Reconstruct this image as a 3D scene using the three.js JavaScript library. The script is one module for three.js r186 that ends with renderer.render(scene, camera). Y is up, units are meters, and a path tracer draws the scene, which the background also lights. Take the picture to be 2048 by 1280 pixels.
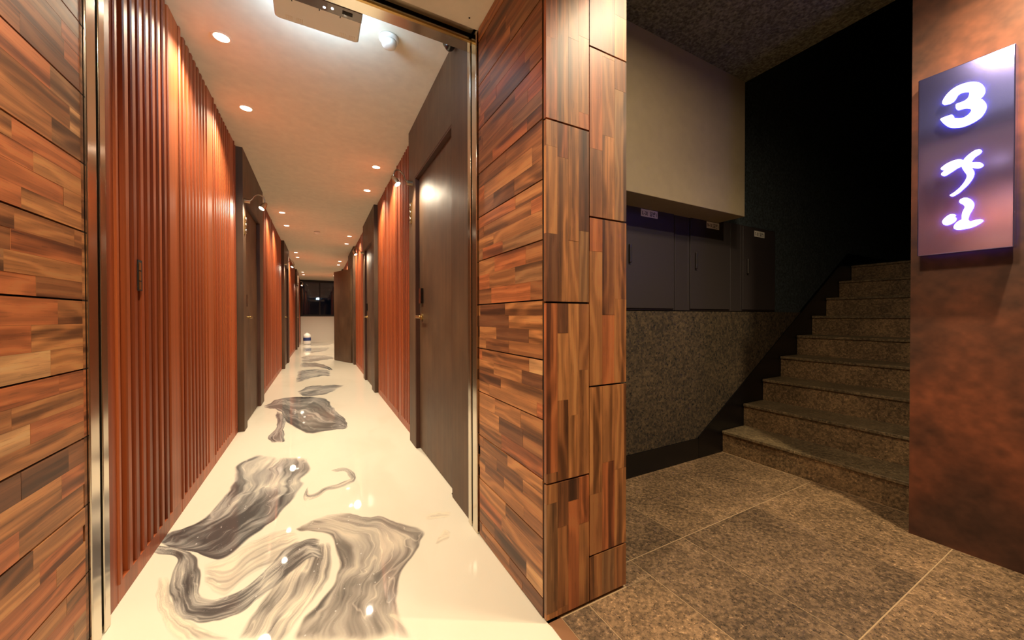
import * as THREE from 'three';
import { RectAreaLightUniformsLib } from 'three/addons/lights/RectAreaLightUniformsLib.js';
import { RoundedBoxGeometry } from 'three/addons/geometries/RoundedBoxGeometry.js';
import { mergeGeometries } from 'three/addons/utils/BufferGeometryUtils.js';

RectAreaLightUniformsLib.init();
const scene = new THREE.Scene();
scene.background = new THREE.Color(0x05060a);           // night outside the far window

// ---------------------------------------------------------------- camera
const camera = new THREE.PerspectiveCamera(2 * Math.atan(640 / 731.1) * 180 / Math.PI, 1.6, 0.02, 60);
camera.position.set(0, 1, 0);
camera.rotation.order = 'YXZ';
camera.rotation.set(-0.5 * Math.PI / 180, -28.267 * Math.PI / 180, -0.107 * Math.PI / 180);
scene.add(camera);

const renderer = new THREE.WebGLRenderer({ antialias: true });
renderer.toneMapping = THREE.LinearToneMapping;
renderer.toneMappingExposure = 1.0;
renderer.shadowMap.enabled = true;

// ---------------------------------------------------------------- light levels (the lamps themselves are built further down)
const WARM = new THREE.Color().setRGB(1, 0.83, 0.60);
const DOWN_CD = 9.6, GOOSE_CD = 1.7, ENTRY_CD = 11, LAND_NITS = 225, WALLWASH_CD = 16, BOX_NITS = 48;

// ---------------------------------------------------------------- helpers
let seed = 12345;
const rnd = () => { seed = (seed * 1664525 + 1013904223) >>> 0; return seed / 4294967296; };
const rr = (a, b) => a + (b - a) * rnd();
const pick = (a) => a[Math.floor(rnd() * a.length)];
const K = 0.006, D_IN = 1.66;                            // the corridor runs 0.35 degrees off the landing's axis
const cx = (x, D) => x + K * (D - D_IN);

const used = new Map();
function numbered(n) { const k = used.get(n) || 0; used.set(n, k + 1); return k ? `${n}_${String(k).padStart(3, '0')}` : n; }
function shadow(o) { o.castShadow = true; o.receiveShadow = true; return o; }
function mesh(name, geo, mat, parent) { const m = shadow(new THREE.Mesh(geo, mat)); m.name = name; if (parent) parent.add(m); return m; }
function group(name, x = 0, y = 0, D = 0, turn = 0) { const g = new THREE.Group(); g.name = numbered(name); g.position.set(x, y, -D); g.rotation.y = turn; scene.add(g); return g; }
function tag(o, label, category, grp) { o.userData.label = label; o.userData.category = category; if (grp) o.userData.group = grp; return o; }
function struct(o, label, category) { o.userData.kind = 'structure'; if (label) { o.userData.label = label; o.userData.category = category; } return o; }

// uv in metres; texture v runs along the grain axis g (0 x, 1 y, 2 z)
function uvMetres(geo, g = 1, du = 0, dv = 0) {
  const p = geo.attributes.position, n = geo.attributes.normal, uv = new Float32Array(p.count * 2);
  for (let i = 0; i < p.count; i++) {
    const a = [Math.abs(n.getX(i)), Math.abs(n.getY(i)), Math.abs(n.getZ(i))], c = [p.getX(i), p.getY(i), p.getZ(i)];
    const f = a[0] >= a[1] && a[0] >= a[2] ? 0 : a[1] >= a[2] ? 1 : 2;
    const ax = [0, 1, 2].filter((k) => k !== f);
    let [u, v] = ax;
    if (u === g) [u, v] = [v, u];
    uv[2 * i] = c[u] + du; uv[2 * i + 1] = c[v] + dv;
  }
  geo.setAttribute('uv', new THREE.BufferAttribute(uv, 2));
  return geo;
}
// box between x0..x1, y0..y1, depths D0..D1 (z = -D)
function boxGeo(x0, x1, y0, y1, D0, D1, grain = 1, du = 0, dv = 0) {
  const geo = new THREE.BoxGeometry(x1 - x0, y1 - y0, D1 - D0);
  geo.translate((x0 + x1) / 2, (y0 + y1) / 2, -(D0 + D1) / 2);
  return uvMetres(geo, grain, du, dv);
}
function box(name, x0, x1, y0, y1, D0, D1, mat, parent, grain = 1, du = 0, dv = 0) { return mesh(name, boxGeo(x0, x1, y0, y1, D0, D1, grain, du, dv), mat, parent); }
function rbox(name, x0, x1, y0, y1, D0, D1, r, mat, parent, grain = 1) {
  const g = new RoundedBoxGeometry(x1 - x0, y1 - y0, D1 - D0, 2, r); g.translate((x0 + x1) / 2, (y0 + y1) / 2, -(D0 + D1) / 2);
  return mesh(name, uvMetres(g, grain), mat, parent);
}
function tube(pts, r, seg = 24, rad = 10) { return new THREE.TubeGeometry(new THREE.CatmullRomCurve3(pts.map((p) => new THREE.Vector3(...p))), seg, r, rad); }

// ---------------------------------------------------------------- procedural noise
const PERM = new Uint16Array(4096); for (let i = 0; i < 4096; i++) PERM[i] = Math.floor(rnd() * 65536);
const hash = (x, y, s) => PERM[(PERM[(PERM[(x & 4095)] + y * 17 + 8192) & 4095] + s * 131) & 4095] / 65536;
function vn(x, y, px = 4096, py = 4096, s = 0) {
  const xi = Math.floor(x), yi = Math.floor(y), fx = x - xi, fy = y - yi, u = fx * fx * (3 - 2 * fx), v = fy * fy * (3 - 2 * fy);
  const m = (a, p) => ((a % p) + p) % p, x0 = m(xi, px), x1 = m(xi + 1, px), y0 = m(yi, py), y1 = m(yi + 1, py);
  return (hash(x0, y0, s) * (1 - u) + hash(x1, y0, s) * u) * (1 - v) + (hash(x0, y1, s) * (1 - u) + hash(x1, y1, s) * u) * v;
}
function fbm(x, y, px, py, o = 4, s = 0) { let a = 0.5, t = 0, w = 0; for (let i = 0; i < o; i++) { t += a * vn(x, y, px, py, s + i); w += a; x *= 2; y *= 2; px *= 2; py *= 2; a *= 0.5; } return t / w; }
const clamp = (v, a = 0, b = 1) => Math.min(b, Math.max(a, v));
const sstep = (a, b, v) => { const t = clamp((v - a) / (b - a)); return t * t * (3 - 2 * t); };
function makeTex(w, h, fn, srgb = true, sx = 1, sy = 1) {
  const d = new Uint8Array(w * h * 4);
  for (let j = 0; j < h; j++) for (let i = 0; i < w; i++) {
    const c = fn(i / w, j / h), k = 4 * (j * w + i);
    if (typeof c === 'number') { d[k] = d[k + 1] = d[k + 2] = clamp(c) * 255; } else { d[k] = clamp(c[0], 0, 255); d[k + 1] = clamp(c[1], 0, 255); d[k + 2] = clamp(c[2], 0, 255); }
    d[k + 3] = 255;
  }
  const t = new THREE.DataTexture(d, w, h); t.magFilter = THREE.LinearFilter; t.minFilter = THREE.LinearMipmapLinearFilter; t.generateMipmaps = true;
  t.wrapS = t.wrapT = THREE.RepeatWrapping; t.repeat.set(1 / sx, 1 / sy); if (srgb) t.colorSpace = THREE.SRGBColorSpace; t.needsUpdate = true; return t;
}
const mix3 = (a, b, t) => [a[0] + (b[0] - a[0]) * t, a[1] + (b[1] - a[1]) * t, a[2] + (b[2] - a[2]) * t];

// ---------------------------------------------------------------- materials
// stave grain: near-white figure, tinted by each material's colour (0.4 m across, 1.2 m along)
const staveTex = [0, 1].map((q) => makeTex(512, 512, (u, v) => {
  const warp = fbm(u * 4, v * 3, 4, 3, 3, q * 9 + 1), warp2 = fbm(u * 10, v * 2, 10, 2, 3, q * 9 + 5);
  const rings = 0.5 + 0.5 * Math.sin((u * 9 + warp * 3.2 + warp2 * 0.7) * Math.PI * 2);
  const fine = fbm(u * 110, v * 5, 110, 5, 3, 21 + q), pore = vn(u * 230, v * 26, 230, 26, 31 + q);
  const streak = sstep(0.58, 0.8, fbm(u * 14, v * 1 + warp, 14, 1, 3, 41 + q));
  let g = 0.86 + 0.12 * (fine - 0.5) * 1.6 + 0.2 * (Math.pow(rings, 1.6) - 0.4) - 0.3 * streak;
  if (pore > 0.8) g -= 0.09;
  return [255 * clamp(g * 1.08), 255 * clamp(g * 1.02 - 0.03 * streak), 255 * clamp(g * 0.97 - 0.05 * streak)];
}, true, 0.4, 1.2));
const STAVE = [['#c68d58', 3], ['#b88150', 4], ['#aa7448', 4], ['#95633e', 3], ['#7c5236', 1.3], ['#d4a876', 1], ['#bd7446', 5], ['#9e7650', 2]];
const staveMats = [];
for (const [c, w] of STAVE) for (const t of staveTex) { const m = new THREE.MeshPhysicalMaterial({ color: c, map: t, roughness: 0.5, clearcoat: 0.15, clearcoatRoughness: 0.35 }); for (let i = 0; i < Math.round(w * 2); i++) staveMats.push(m); }
const gapWood = new THREE.MeshStandardMaterial({ color: '#2a1a10', roughness: 0.9 });

// reddish slat timber (0.5 m across, 2 m along)
const slatTex = makeTex(512, 512, (u, v) => {
  const w = fbm(u * 5, v * 2, 5, 2, 3, 61), f = fbm(u * 140, v * 3, 140, 3, 3, 65), b = fbm(u * 22 + w, v * 1, 22, 1, 3, 71);
  const g = 0.86 + 0.16 * (f - 0.5) + 0.3 * (b - 0.5);
  return [255 * clamp(g * 1.05), 255 * clamp(g - 0.02), 255 * clamp(g * 0.96 - 0.03)];
}, true, 0.5, 2);
const slatMats = ['#a65425', '#9e4e22', '#ae5c2a', '#964a20'].map((c) => new THREE.MeshPhysicalMaterial({ color: c, map: slatTex, roughness: 0.48, clearcoat: 0.18, clearcoatRoughness: 0.4 }));
const grooveMat = slatMats[1];

// dark stained door timber
const doorTex = makeTex(512, 512, (u, v) => {
  const f = fbm(u * 90, v * 3, 90, 3, 3, 81), b = fbm(u * 5, v * 5, 5, 5, 4, 85);
  const g = 0.8 + 0.22 * (f - 0.5) + 0.42 * (b - 0.5); return [255 * g, 255 * g, 255 * g];
}, true, 0.9, 1.8);
const doorRough = makeTex(256, 256, (u, v) => 0.48 + 0.16 * fbm(u * 6, v * 6, 6, 6, 4, 91), false, 0.9, 0.9);
const doorMat = new THREE.MeshPhysicalMaterial({ color: '#66492f', map: doorTex, roughnessMap: doorRough, roughness: 1, clearcoat: 0.06, clearcoatRoughness: 0.3 });
const jambMat = new THREE.MeshPhysicalMaterial({ color: '#5a3626', map: doorTex, roughness: 0.5 });

const chrome = new THREE.MeshStandardMaterial({ color: '#d9d2c4', metalness: 1, roughness: 0.14 });
const brushed = new THREE.MeshStandardMaterial({ color: '#b9ad98', metalness: 1, roughness: 0.3 });
const brass = new THREE.MeshStandardMaterial({ color: '#c9a76a', metalness: 1, roughness: 0.28 });
const slotDark = new THREE.MeshStandardMaterial({ color: '#16120e', roughness: 0.7 });
const blackPlastic = new THREE.MeshPhysicalMaterial({ color: '#121112', roughness: 0.25, clearcoat: 0.6 });
const whitePaint = new THREE.MeshStandardMaterial({ color: '#efe6d8', roughness: 0.75 });
const whitePlastic = new THREE.MeshStandardMaterial({ color: '#eeeae2', roughness: 0.45 });
const plasterTex = makeTex(256, 256, (u, v) => { const g = 0.95 + 0.06 * (fbm(u * 24, v * 24, 24, 24, 4, 101) - 0.5) + 0.03 * (fbm(u * 3, v * 3, 3, 3, 3, 103) - 0.5); return [255 * g, 255 * g, 255 * g]; }, true, 1, 1);
const ceilMat = new THREE.MeshStandardMaterial({ color: '#efe6d2', map: plasterTex, roughness: 0.85 });

// landing stone
const graniteTex = makeTex(1024, 1024, (u, v) => {
  const a = fbm(u * 60, v * 60, 60, 60, 3, 111), b = vn(u * 170, v * 170, 170, 170, 117), c = vn(u * 110, v * 110, 110, 110, 119), m = fbm(u * 4, v * 4, 4, 4, 3, 121);
  let g = 0.62 + 0.5 * (a - 0.5) + 0.24 * (m - 0.5);
  if (b > 0.74) g -= 0.32 * sstep(0.74, 0.95, b);
  if (c > 0.76) g += 0.24 * sstep(0.76, 0.95, c);
  return [255 * clamp(g), 255 * clamp(g * 0.94), 255 * clamp(g * 0.86)];
}, true, 0.6, 0.6);
const graniteBump = makeTex(512, 512, (u, v) => 0.5 + 0.5 * (fbm(u * 60, v * 60, 60, 60, 3, 111) - 0.5), false, 0.6, 0.6);
const tileMats = ['#c4a888', '#baa084', '#ccae8c', '#b0977c'].map((c) => new THREE.MeshStandardMaterial({ color: c, map: graniteTex, bumpMap: graniteBump, bumpScale: 0.0012, roughness: 0.5 }));
const stairMat = new THREE.MeshStandardMaterial({ color: '#ccb08a', map: graniteTex, roughness: 0.5 });
const treadMat = new THREE.MeshStandardMaterial({ color: '#b8a788', map: graniteTex, roughness: 0.42 });
const groutMat = new THREE.MeshStandardMaterial({ color: '#b89a74', roughness: 0.95 });
const wallStoneTex = makeTex(1024, 1024, (u, v) => {
  const a = fbm(u * 70, v * 70, 70, 70, 3, 131), b = vn(u * 120, v * 120, 120, 120, 137), m = fbm(u * 5, v * 5, 5, 5, 3, 139);
  const g = 0.6 + 0.55 * (a - 0.5) + 0.2 * (m - 0.5) - 0.35 * sstep(0.72, 0.92, b); return [255 * clamp(g), 255 * clamp(g * 0.93), 255 * clamp(g * 0.82)];
}, true, 1, 1);
const wallStoneBump = makeTex(1024, 1024, (u, v) => 0.5 + 0.8 * (fbm(u * 70, v * 70, 70, 70, 3, 131) - 0.5), false, 1, 1);
const stoneWallMat = new THREE.MeshStandardMaterial({ color: '#7c6e5a', map: wallStoneTex, bumpMap: wallStoneBump, bumpScale: 0.004, roughness: 0.85 });
const sprayTex = makeTex(1024, 1024, (u, v) => { const g = 0.75 + 0.7 * (fbm(u * 90, v * 90, 90, 90, 3, 141) - 0.5); return [255 * clamp(g), 255 * clamp(g), 255 * clamp(g * 0.95)]; }, true, 1, 1);
const sprayBump = makeTex(1024, 1024, (u, v) => fbm(u * 90, v * 90, 90, 90, 3, 141), false, 1, 1);
const sprayMat = new THREE.MeshStandardMaterial({ color: '#86826f', map: sprayTex, bumpMap: sprayBump, bumpScale: 0.006, roughness: 0.95 });
const navyMat = new THREE.MeshStandardMaterial({ color: '#4c575e', map: sprayTex, roughness: 0.9 });
const skirtMat = new THREE.MeshStandardMaterial({ color: '#07070a', roughness: 0.35 });
const beigeMat = new THREE.MeshStandardMaterial({ color: '#98876a', map: plasterTex, roughness: 0.7 });
const lockerMat = new THREE.MeshStandardMaterial({ color: '#383130', roughness: 0.5 });
const rustTex = makeTex(1024, 1024, (u, v) => {
  const a = fbm(u * 3, v * 3, 3, 3, 5, 151), b = fbm(u * 40, v * 40, 40, 40, 3, 157), c = fbm(u * 9, v * 9, 9, 9, 4, 159);
  const base = mix3([96, 62, 46], [150, 84, 54], sstep(0.3, 0.7, a)), k = 0.82 + 0.36 * (b - 0.5) + 0.3 * (c - 0.5); return [base[0] * k, base[1] * k, base[2] * k];
}, true, 1.3, 1.3);
const rustMat = new THREE.MeshStandardMaterial({ map: rustTex, roughness: 0.6, metalness: 0.15 });
const cementMat = new THREE.MeshStandardMaterial({ color: '#3b3833', roughness: 0.9 });

// ---------------------------------------------------------------- floor of poured resin with grey marbling
const W = 1024, H = 2048, FX0 = -0.72, FXW = 1.62, FD0 = 0.8, FD1 = 18.8, LD = Math.log(FD1 / FD0);
const epoxyTex = (() => {
  const buf = new Float32Array(W * H * 3);
  const cream = [224, 217, 197], grey = [152, 150, 144], dark = [44, 44, 45], tan = [196, 182, 158];
  for (let j = 0; j < H; j++) for (let i = 0; i < W; i++) {
    const x = i / W * FXW, D = FD0 * Math.exp(j / H * LD), k = 3 * (j * W + i);
    const m = sstep(0.55, 0.8, fbm(x * 2.4 + fbm(x * 3, D * 2, 4096, 4096, 3, 171), D * 1.1, 4096, 4096, 4, 173)) * 0.22;
    const c = mix3(cream, tan, m); buf[k] = c[0]; buf[k + 1] = c[1]; buf[k + 2] = c[2];
  }
  const cat = (a, b, c, d, t) => 0.5 * (2 * b + (c - a) * t + (2 * a - 5 * b + 4 * c - d) * t * t + (3 * b - a - 3 * c + d) * t * t * t);
  // each stream: left and right bank points in mm (x, D), tone, streak density, edge softness
  function stream(pts, tones, lines = 9, soft = 0.12, warm = 0, contrast = 1) {
    const n = pts.length / 4, A = new Float32Array(W * H), V = new Float32Array(W * H);
    const sd = Math.floor(rnd() * 1000), NS = n * 150, NT = 420;
    for (let si = 0; si < NS; si++) {
      const f = si / (NS - 1) * (n - 1), i = Math.min(n - 2, Math.floor(f)), t = f - i, id = [Math.max(0, i - 1), i, i + 1, Math.min(n - 1, i + 2)];
      const e = [0, 1, 2, 3].map((c) => cat(pts[id[0] * 4 + c], pts[id[1] * 4 + c], pts[id[2] * 4 + c], pts[id[3] * 4 + c], t) / 1000);
      for (let ti = 0; ti <= NT; ti++) {
        const q = ti / NT * 1.16 - 0.08;
        let x = e[0] + (e[2] - e[0]) * q, D = e[1] + (e[3] - e[1]) * q;
        const wx = (fbm(x * 9, D * 5, 4096, 4096, 3, sd) - 0.5), wd = (fbm(x * 9 + 50, D * 5, 4096, 4096, 3, sd + 3) - 0.5);
        x += wx * 0.05; D += wd * 0.07 * Math.max(1, D / 2.5);
        const pi = Math.round((x - FX0) / FXW * W), pj = Math.round(Math.log(D / FD0) / LD * H);
        if (pi < 0 || pj < 0 || pi >= W || pj >= H) continue;
        const es = Math.min(q + 0.02, 1.02 - q) / (soft * 0.5), ends = Math.min(f, n - 1 - f) / 0.55;
        const k = pj * W + pi, a = clamp(es) * clamp(ends + 0.25);
        const bend = fbm(f * 0.9, q * 2.2, 4096, 4096, 3, sd + 7);
        const st = fbm(f * 0.7 + bend, q * lines * 2 + bend * 3.6, 4096, 4096, 5, sd + 11), big = fbm(f * 0.8, q * 2.4 + bend, 4096, 4096, 2, sd + 17);
        const rim = Math.exp(-Math.pow((Math.min(q, 1 - q) - 0.02) / 0.035, 2)) * 0.16;
        const tone = Array.isArray(tones) ? tones[0] + (tones[1] - tones[0]) * sstep(0, 1, f / (n - 1)) : tones;
        const v = tone + contrast * ((st - 0.5) * 0.8 + (big - 0.5) * 0.65) + rim;
        const vr = Math.abs(fbm(f * 0.35 + bend * 0.6, q * lines * 0.8 + bend * 3, 4096, 4096, 2, sd + 23) - 0.5), vein = (1 - sstep(0.004, 0.03, vr)) * 0.2;
        if (a > A[k]) { A[k] = a; V[k] = v - vein; }
      }
    }
    for (let k = 0; k < W * H; k++) if (A[k] > 0) {
      const v = clamp(V[k]); let c = v < 0.5 ? mix3(cream, grey, v / 0.5) : mix3(grey, dark, (v - 0.5) / 0.5);
      if (warm) c = [c[0] + 10 * warm, c[1], c[2] - 10 * warm];
      const a = sstep(0, 1, A[k]); for (let q = 0; q < 3; q++) buf[3 * k + q] += (c[q] - buf[3 * k + q]) * a;
    }
  }
  stream([-397, 3190, -63, 2956, -463, 3003, -37, 2749, -448, 2744, -89, 2588, -451, 2553, -73, 2485, -459, 2392, -126, 2283, -509, 2275, -202, 2133, -575, 2245, -277, 2024, -603, 2222, -363, 1905, -627, 2182, -521, 2065], [0.42, 0.9], 8, 0.1, 0, 1.2);
  stream([-405, 1876, -382, 1746, -336, 1890, -293, 1642, -262, 1974, -227, 1708, -171, 2011, -143, 1777, -80, 1972, -56, 1842], 0.16, 9, 0.3, 0.5, 0.8);
  stream([-86, 2005, 105, 2064, -18, 1927, 320, 1876, 52, 1825, 437, 1681, 86, 1610, 386, 1593, 64, 1535, 293, 1449, 16, 1462, 248, 1337, -36, 1392, 242, 1241, -81, 1310, 250, 1131], 0.5, 8, 0.1, 0.6, 0.9);
  stream([-65, 1827, 51, 1785, -122, 1714, 47, 1674, -159, 1584, 26, 1526, -192, 1488, -37, 1416, -224, 1387, -88, 1314], 0.36, 10, 0.2, 0.5, 1.15);
  stream([-619, 2137, -613, 2077, -531, 2070, -536, 2025, -464, 1996, -503, 1946, -408, 1869, -485, 1832, -386, 1749, -455, 1717, -341, 1655, -406, 1615, -297, 1625, -332, 1531, -248, 1639, -249, 1507, -206, 1696, -189, 1554, -164, 1762, -138, 1600, -117, 1846, -85, 1662, -47, 1878, -17, 1726, 22, 1841, 29, 1684], 0.64, 8, 0.18, 0.2, 1.3);
  stream([-527, 1855, -498, 1854, -482, 1680, -444, 1672, -433, 1562, -375, 1552, -393, 1478, -230, 1390], 0.2, 7, 0.3, 0.6, 0.8);
  stream([78, 2651, 112, 2593, 152, 2659, 149, 2599, 212, 2556, 179, 2502, 208, 2426, 174, 2445, 134, 2347, 110, 2411, 42, 2335, 30, 2382, -32, 2272, -33, 2342, -56, 2291, -49, 2418, -64, 2393, -50, 2461], 0.38, 4, 0.3, 0.3, 1);
  stream([-361, 4600, -269, 4380, -342, 4213, -253, 4116, -329, 3932, -253, 3807, -351, 3667, -247, 3574, -324, 3465, -230, 3454], 0.75, 5, 0.2, 0, 1.1);
  stream([-517, 4933, -490, 4829, -385, 5243, -326, 4581, -202, 5269, -253, 4116, -38, 5211, -147, 3791, 97, 4979, -47, 3569, 180, 4363, 68, 3568, 240, 3946, 187, 3584, 255, 3630, 244, 3586], 0.78, 7, 0.07, 0, 0.9);
  stream([-216, 5619, -180, 5423, -75, 6041, -66, 5259, 118, 6000, 74, 5283, 359, 5868, 227, 5469], 0.52, 6, 0.12, 0, 1);
  stream([-298, 7831, -265, 6490, -96, 7901, -83, 6777, 154, 7763, 100, 6961, 236, 7430, 210, 6871], 0.45, 6, 0.12, 0, 1.1);
  stream([-303, 9217, -273, 8309, -62, 9083, -57, 8270, 169, 8486, 117, 8092, 287, 7689, 237, 7716], 0.6, 5, 0.15);
  stream([-332, 10470, -289, 9569, -130, 10824, -88, 9299, 213, 10632, 138, 9494, 416, 9925, 380, 9702], 0.6, 5, 0.12);
  stream([-290, 12995, -262, 11724, -18, 13467, 15, 11733, 417, 13442, 313, 12269], 0.42, 5, 0.2);
  stream([-405, 16295, -357, 14348, -21, 16723, 57, 14358, 559, 15291, 455, 14649], 0.36, 5, 0.2);
  stream([466, 1600, 444, 1562, 513, 1640, 486, 1569, 543, 1602, 521, 1571], 0.12, 4, 0.3, 0.6, 0.6);
  stream([448, 1794, 482, 1827, 502, 1764, 544, 1820, 571, 1740, 596, 1778], 0.06, 4, 0.4, 0.6, 0.5);
  // trapped bubbles and flecks
  for (let b = 0; b < 420; b++) {
    const D = rr(1.1, 2.6), x = rr(-0.6, 0.35), i0 = Math.round((x - FX0) / FXW * W), j0 = Math.round(Math.log(D / FD0) / LD * H), k = 3 * (j0 * W + i0);
    if (buf[k] < 170) { const s = rnd() < 0.12 ? 1 : 0; for (let dj = -s; dj <= s; dj++) for (let di = -s; di <= s; di++) { const q = k + 3 * (dj * W + di); for (let c = 0; c < 3; c++) buf[q + c] += (215 - buf[q + c]) * 0.7; } }
  }
  const t = makeTex(W, H, () => 0, true); const d = t.image.data;
  for (let k = 0; k < W * H; k++) for (let c = 0; c < 3; c++) d[4 * k + c] = clamp(buf[3 * k + c], 0, 255);
  t.wrapS = t.wrapT = THREE.ClampToEdgeWrapping; t.repeat.set(1, 1); t.needsUpdate = true; return t;
})();
const epoxyMat = new THREE.MeshPhysicalMaterial({ map: epoxyTex, roughness: 0.5, clearcoat: 1, clearcoatRoughness: 0.03 });
const epoxyPlain = new THREE.MeshPhysicalMaterial({ color: '#e0d9c5', roughness: 0.5, clearcoat: 1, clearcoatRoughness: 0.03 });

// ================================================================ THE SETTING
const CEIL = 2.475, END = 16.6, FLR = 0.003;
// ---- corridor floor
{
  const g = struct(group('floor'), 'glossy cream resin corridor floor with swirling grey marbling', 'floor');
  const N = 90, pos = [], nor = [], uv = [], ix = [];
  for (let i = 0; i <= N; i++) {
    const D = FD0 * Math.exp(i / N * LD), x0 = D < D_IN - 0.12 ? -0.6 : cx(-0.64, D), x1 = D < 0.985 ? 0.665 : D < 1.545 ? 0.66 : cx(0.73, D);
    for (const x of [x0, x1]) { pos.push(x, FLR, -D); nor.push(0, 1, 0); uv.push((x - FX0) / FXW, i / N); }
    if (i) { const a = 2 * i - 2; ix.push(a, a + 1, a + 2, a + 1, a + 3, a + 2); }
  }
  const geo = new THREE.BufferGeometry(); geo.setAttribute('position', new THREE.Float32BufferAttribute(pos, 3)); geo.setAttribute('normal', new THREE.Float32BufferAttribute(nor, 3)); geo.setAttribute('uv', new THREE.Float32BufferAttribute(uv, 2)); geo.setIndex(ix);
  mesh('marbled_resin', geo, epoxyMat, g);
  box('resin_apron', -0.6, 0.665, -0.02, FLR, -1.3, FD0, epoxyPlain, g);
  box('subfloor', -0.9, 1.0, -0.12, -0.021, -1.3, END + 0.1, cementMat, g);
  rbox('resin_edge_strip', 0.662, 0.712, -0.02, 0.004, -1.3, 0.985, 0.0035, new THREE.MeshPhysicalMaterial({ color: '#8a6244', roughness: 0.3, clearcoat: 0.5 }), g);
}
// ---- landing floor of granite tiles
{
  const g = struct(group('floor_landing'), 'speckled brown granite tile floor of the stair landing', 'floor');
  box('screed', 0.712, 2.66, -0.12, -0.0012, -1.3, 1.70, groutMat, g);
  const xs = [0.714, 0.83, 1.135, 1.46, 2.035, 2.64], Ds = [-1.3, -0.72, -0.12, 0.48, 1.085, 1.66];
  for (let i = 0; i < xs.length - 1; i++) for (let j = 0; j < Ds.length - 1; j++) {
    let x0 = xs[i] + 0.0015, x1 = xs[i + 1] - 0.0015, d0 = Ds[j] + 0.002, d1 = Ds[j + 1] - 0.002;
    if (x1 <= 1.0 && d0 > 0.9) continue;
    if (i < 2 && d1 > 1.0 && d0 < 0.985) d1 = 0.983;
    if (i === 1 && d0 > 1.0) x0 = 1.01;
    if (i === 1 && d0 > 0.4 && d1 < 1.0) rbox('floor_tile', 1.01, x1, -0.012, 0, 0.9845, 1.083, 0.001, tileMats[1], g);
    const m = rbox('floor_tile', x0, x1, -0.012, 0.0, d0, d1, 0.001, pick(tileMats), g);
    const uva = m.geometry.attributes.uv; const a = rnd() * 5, b = rnd() * 5; for (let k = 0; k < uva.count; k++) uva.setXY(k, uva.getX(k) + a, uva.getY(k) + b);
  }
}
// ---- corridor ceiling and entrance ceiling
{
  const g = struct(group('ceiling'), 'smooth cream painted corridor ceiling', 'ceiling');
  box('ceiling_board', -0.9, 1.1, CEIL, CEIL + 0.1, 1.70, END + 0.1, ceilMat, g);
  const e = struct(group('ceiling_entrance'), 'lower cream ceiling in front of the chrome door frame', 'ceiling');
  box('ceiling_board', -0.7, 0.659, 2.3, 2.4, -1.3, 1.545, ceilMat, e);
  box('header_core', -0.75, 0.8, 2.36, 2.6, 1.545, 1.70, slotDark, e);
  const s = new THREE.CylinderGeometry(0.004, 0.004, 0.002, 10); s.translate(0.597, 2.2995, -1.496); mesh('screw_hole', s, slotDark, e);
  const l = struct(group('ceiling_landing'), 'rough dark grey sprayed ceiling over the stair landing', 'ceiling');
  box('sprayed_slab', 1.0, 2.59, 2.595, 2.8, -1.3, 1.70, sprayMat, l, 0);
  box('beam', 0.66, 1.0, 2.27, 2.6, -1.3, 0.98, navyMat, l, 0);
}

// ---- stave-built planks. fn places one stave: a along the plank, b across it, front at `face`
function staves(parent, len, wid, rows, put, lo = 0.16, hi = 0.42, mats = staveMats) {
  const rowW = wid / rows;
  for (let r = 0; r < rows; r++) {
    let a = -rr(0, 0.25), prev = null;
    while (a < len) {
      const L = rr(lo, hi), a0 = Math.max(0, a), a1 = Math.min(len, a + L); a += L;
      if (a1 - a0 < 0.012) continue;
      let m = pick(mats); if (m === prev) m = pick(mats); prev = m;
      const b0 = r * rowW + (r ? 0.0002 : 0), b1 = (r + 1) * rowW - (r < rows - 1 ? 0.0002 : 0), f = rr(0, 0.0006);
      put(a0 + 0.0002, a1 - 0.0002, b0, b1, f, m);
    }
  }
}
const rowCounts = [3, 4, 4, 3, 4];
// entrance wall, left: horizontal planks, front at x = -0.595
{
  const g = struct(group('wall_entrance_left'), 'wall of horizontal mixed-tone butcher block planks left of the chrome frame', 'wall');
  box('backing', -0.80, -0.615, -0.1, 2.4, -1.3, 1.53, gapWood, g);
  box('end_strip', -0.62, -0.597, 0, 2.3, 1.528, 1.543, gapWood, g);
  const P = 0.2005, y00 = 1.0 + (1.053 - 1) * 0.945 - 6 * P;
  for (let i = 0; i < 12; i++) {
    const y0 = Math.max(0.004, y00 + i * P + 0.0025), y1 = Math.min(2.298, y00 + (i + 1) * P - 0.0025); if (y1 - y0 < 0.02) continue;
    const pl = box('plank', -0.614, -0.603, y0 + 0.001, y1 - 0.001, 0.1, 1.522, gapWood, g);
    staves(pl, 1.425, y1 - y0, rowCounts[i % 5], (a0, a1, b0, b1, f, m) => box('stave', -0.6075, -0.595 - f, y0 + b0, y0 + b1, 0.1 + a0, 0.1 + a1, m, pl, 2, rnd() * 7, rnd() * 7));
    const e = box('plank_end', -0.612, -0.5965, y0, y1, 1.5275, 1.5425, pick(staveMats), g, 2, rnd() * 7, rnd() * 7);
  }
  box('plain_board', -0.612, -0.597, 0.004, 2.298, -1.3, 0.098, staveMats[4], g, 2);
}
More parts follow.
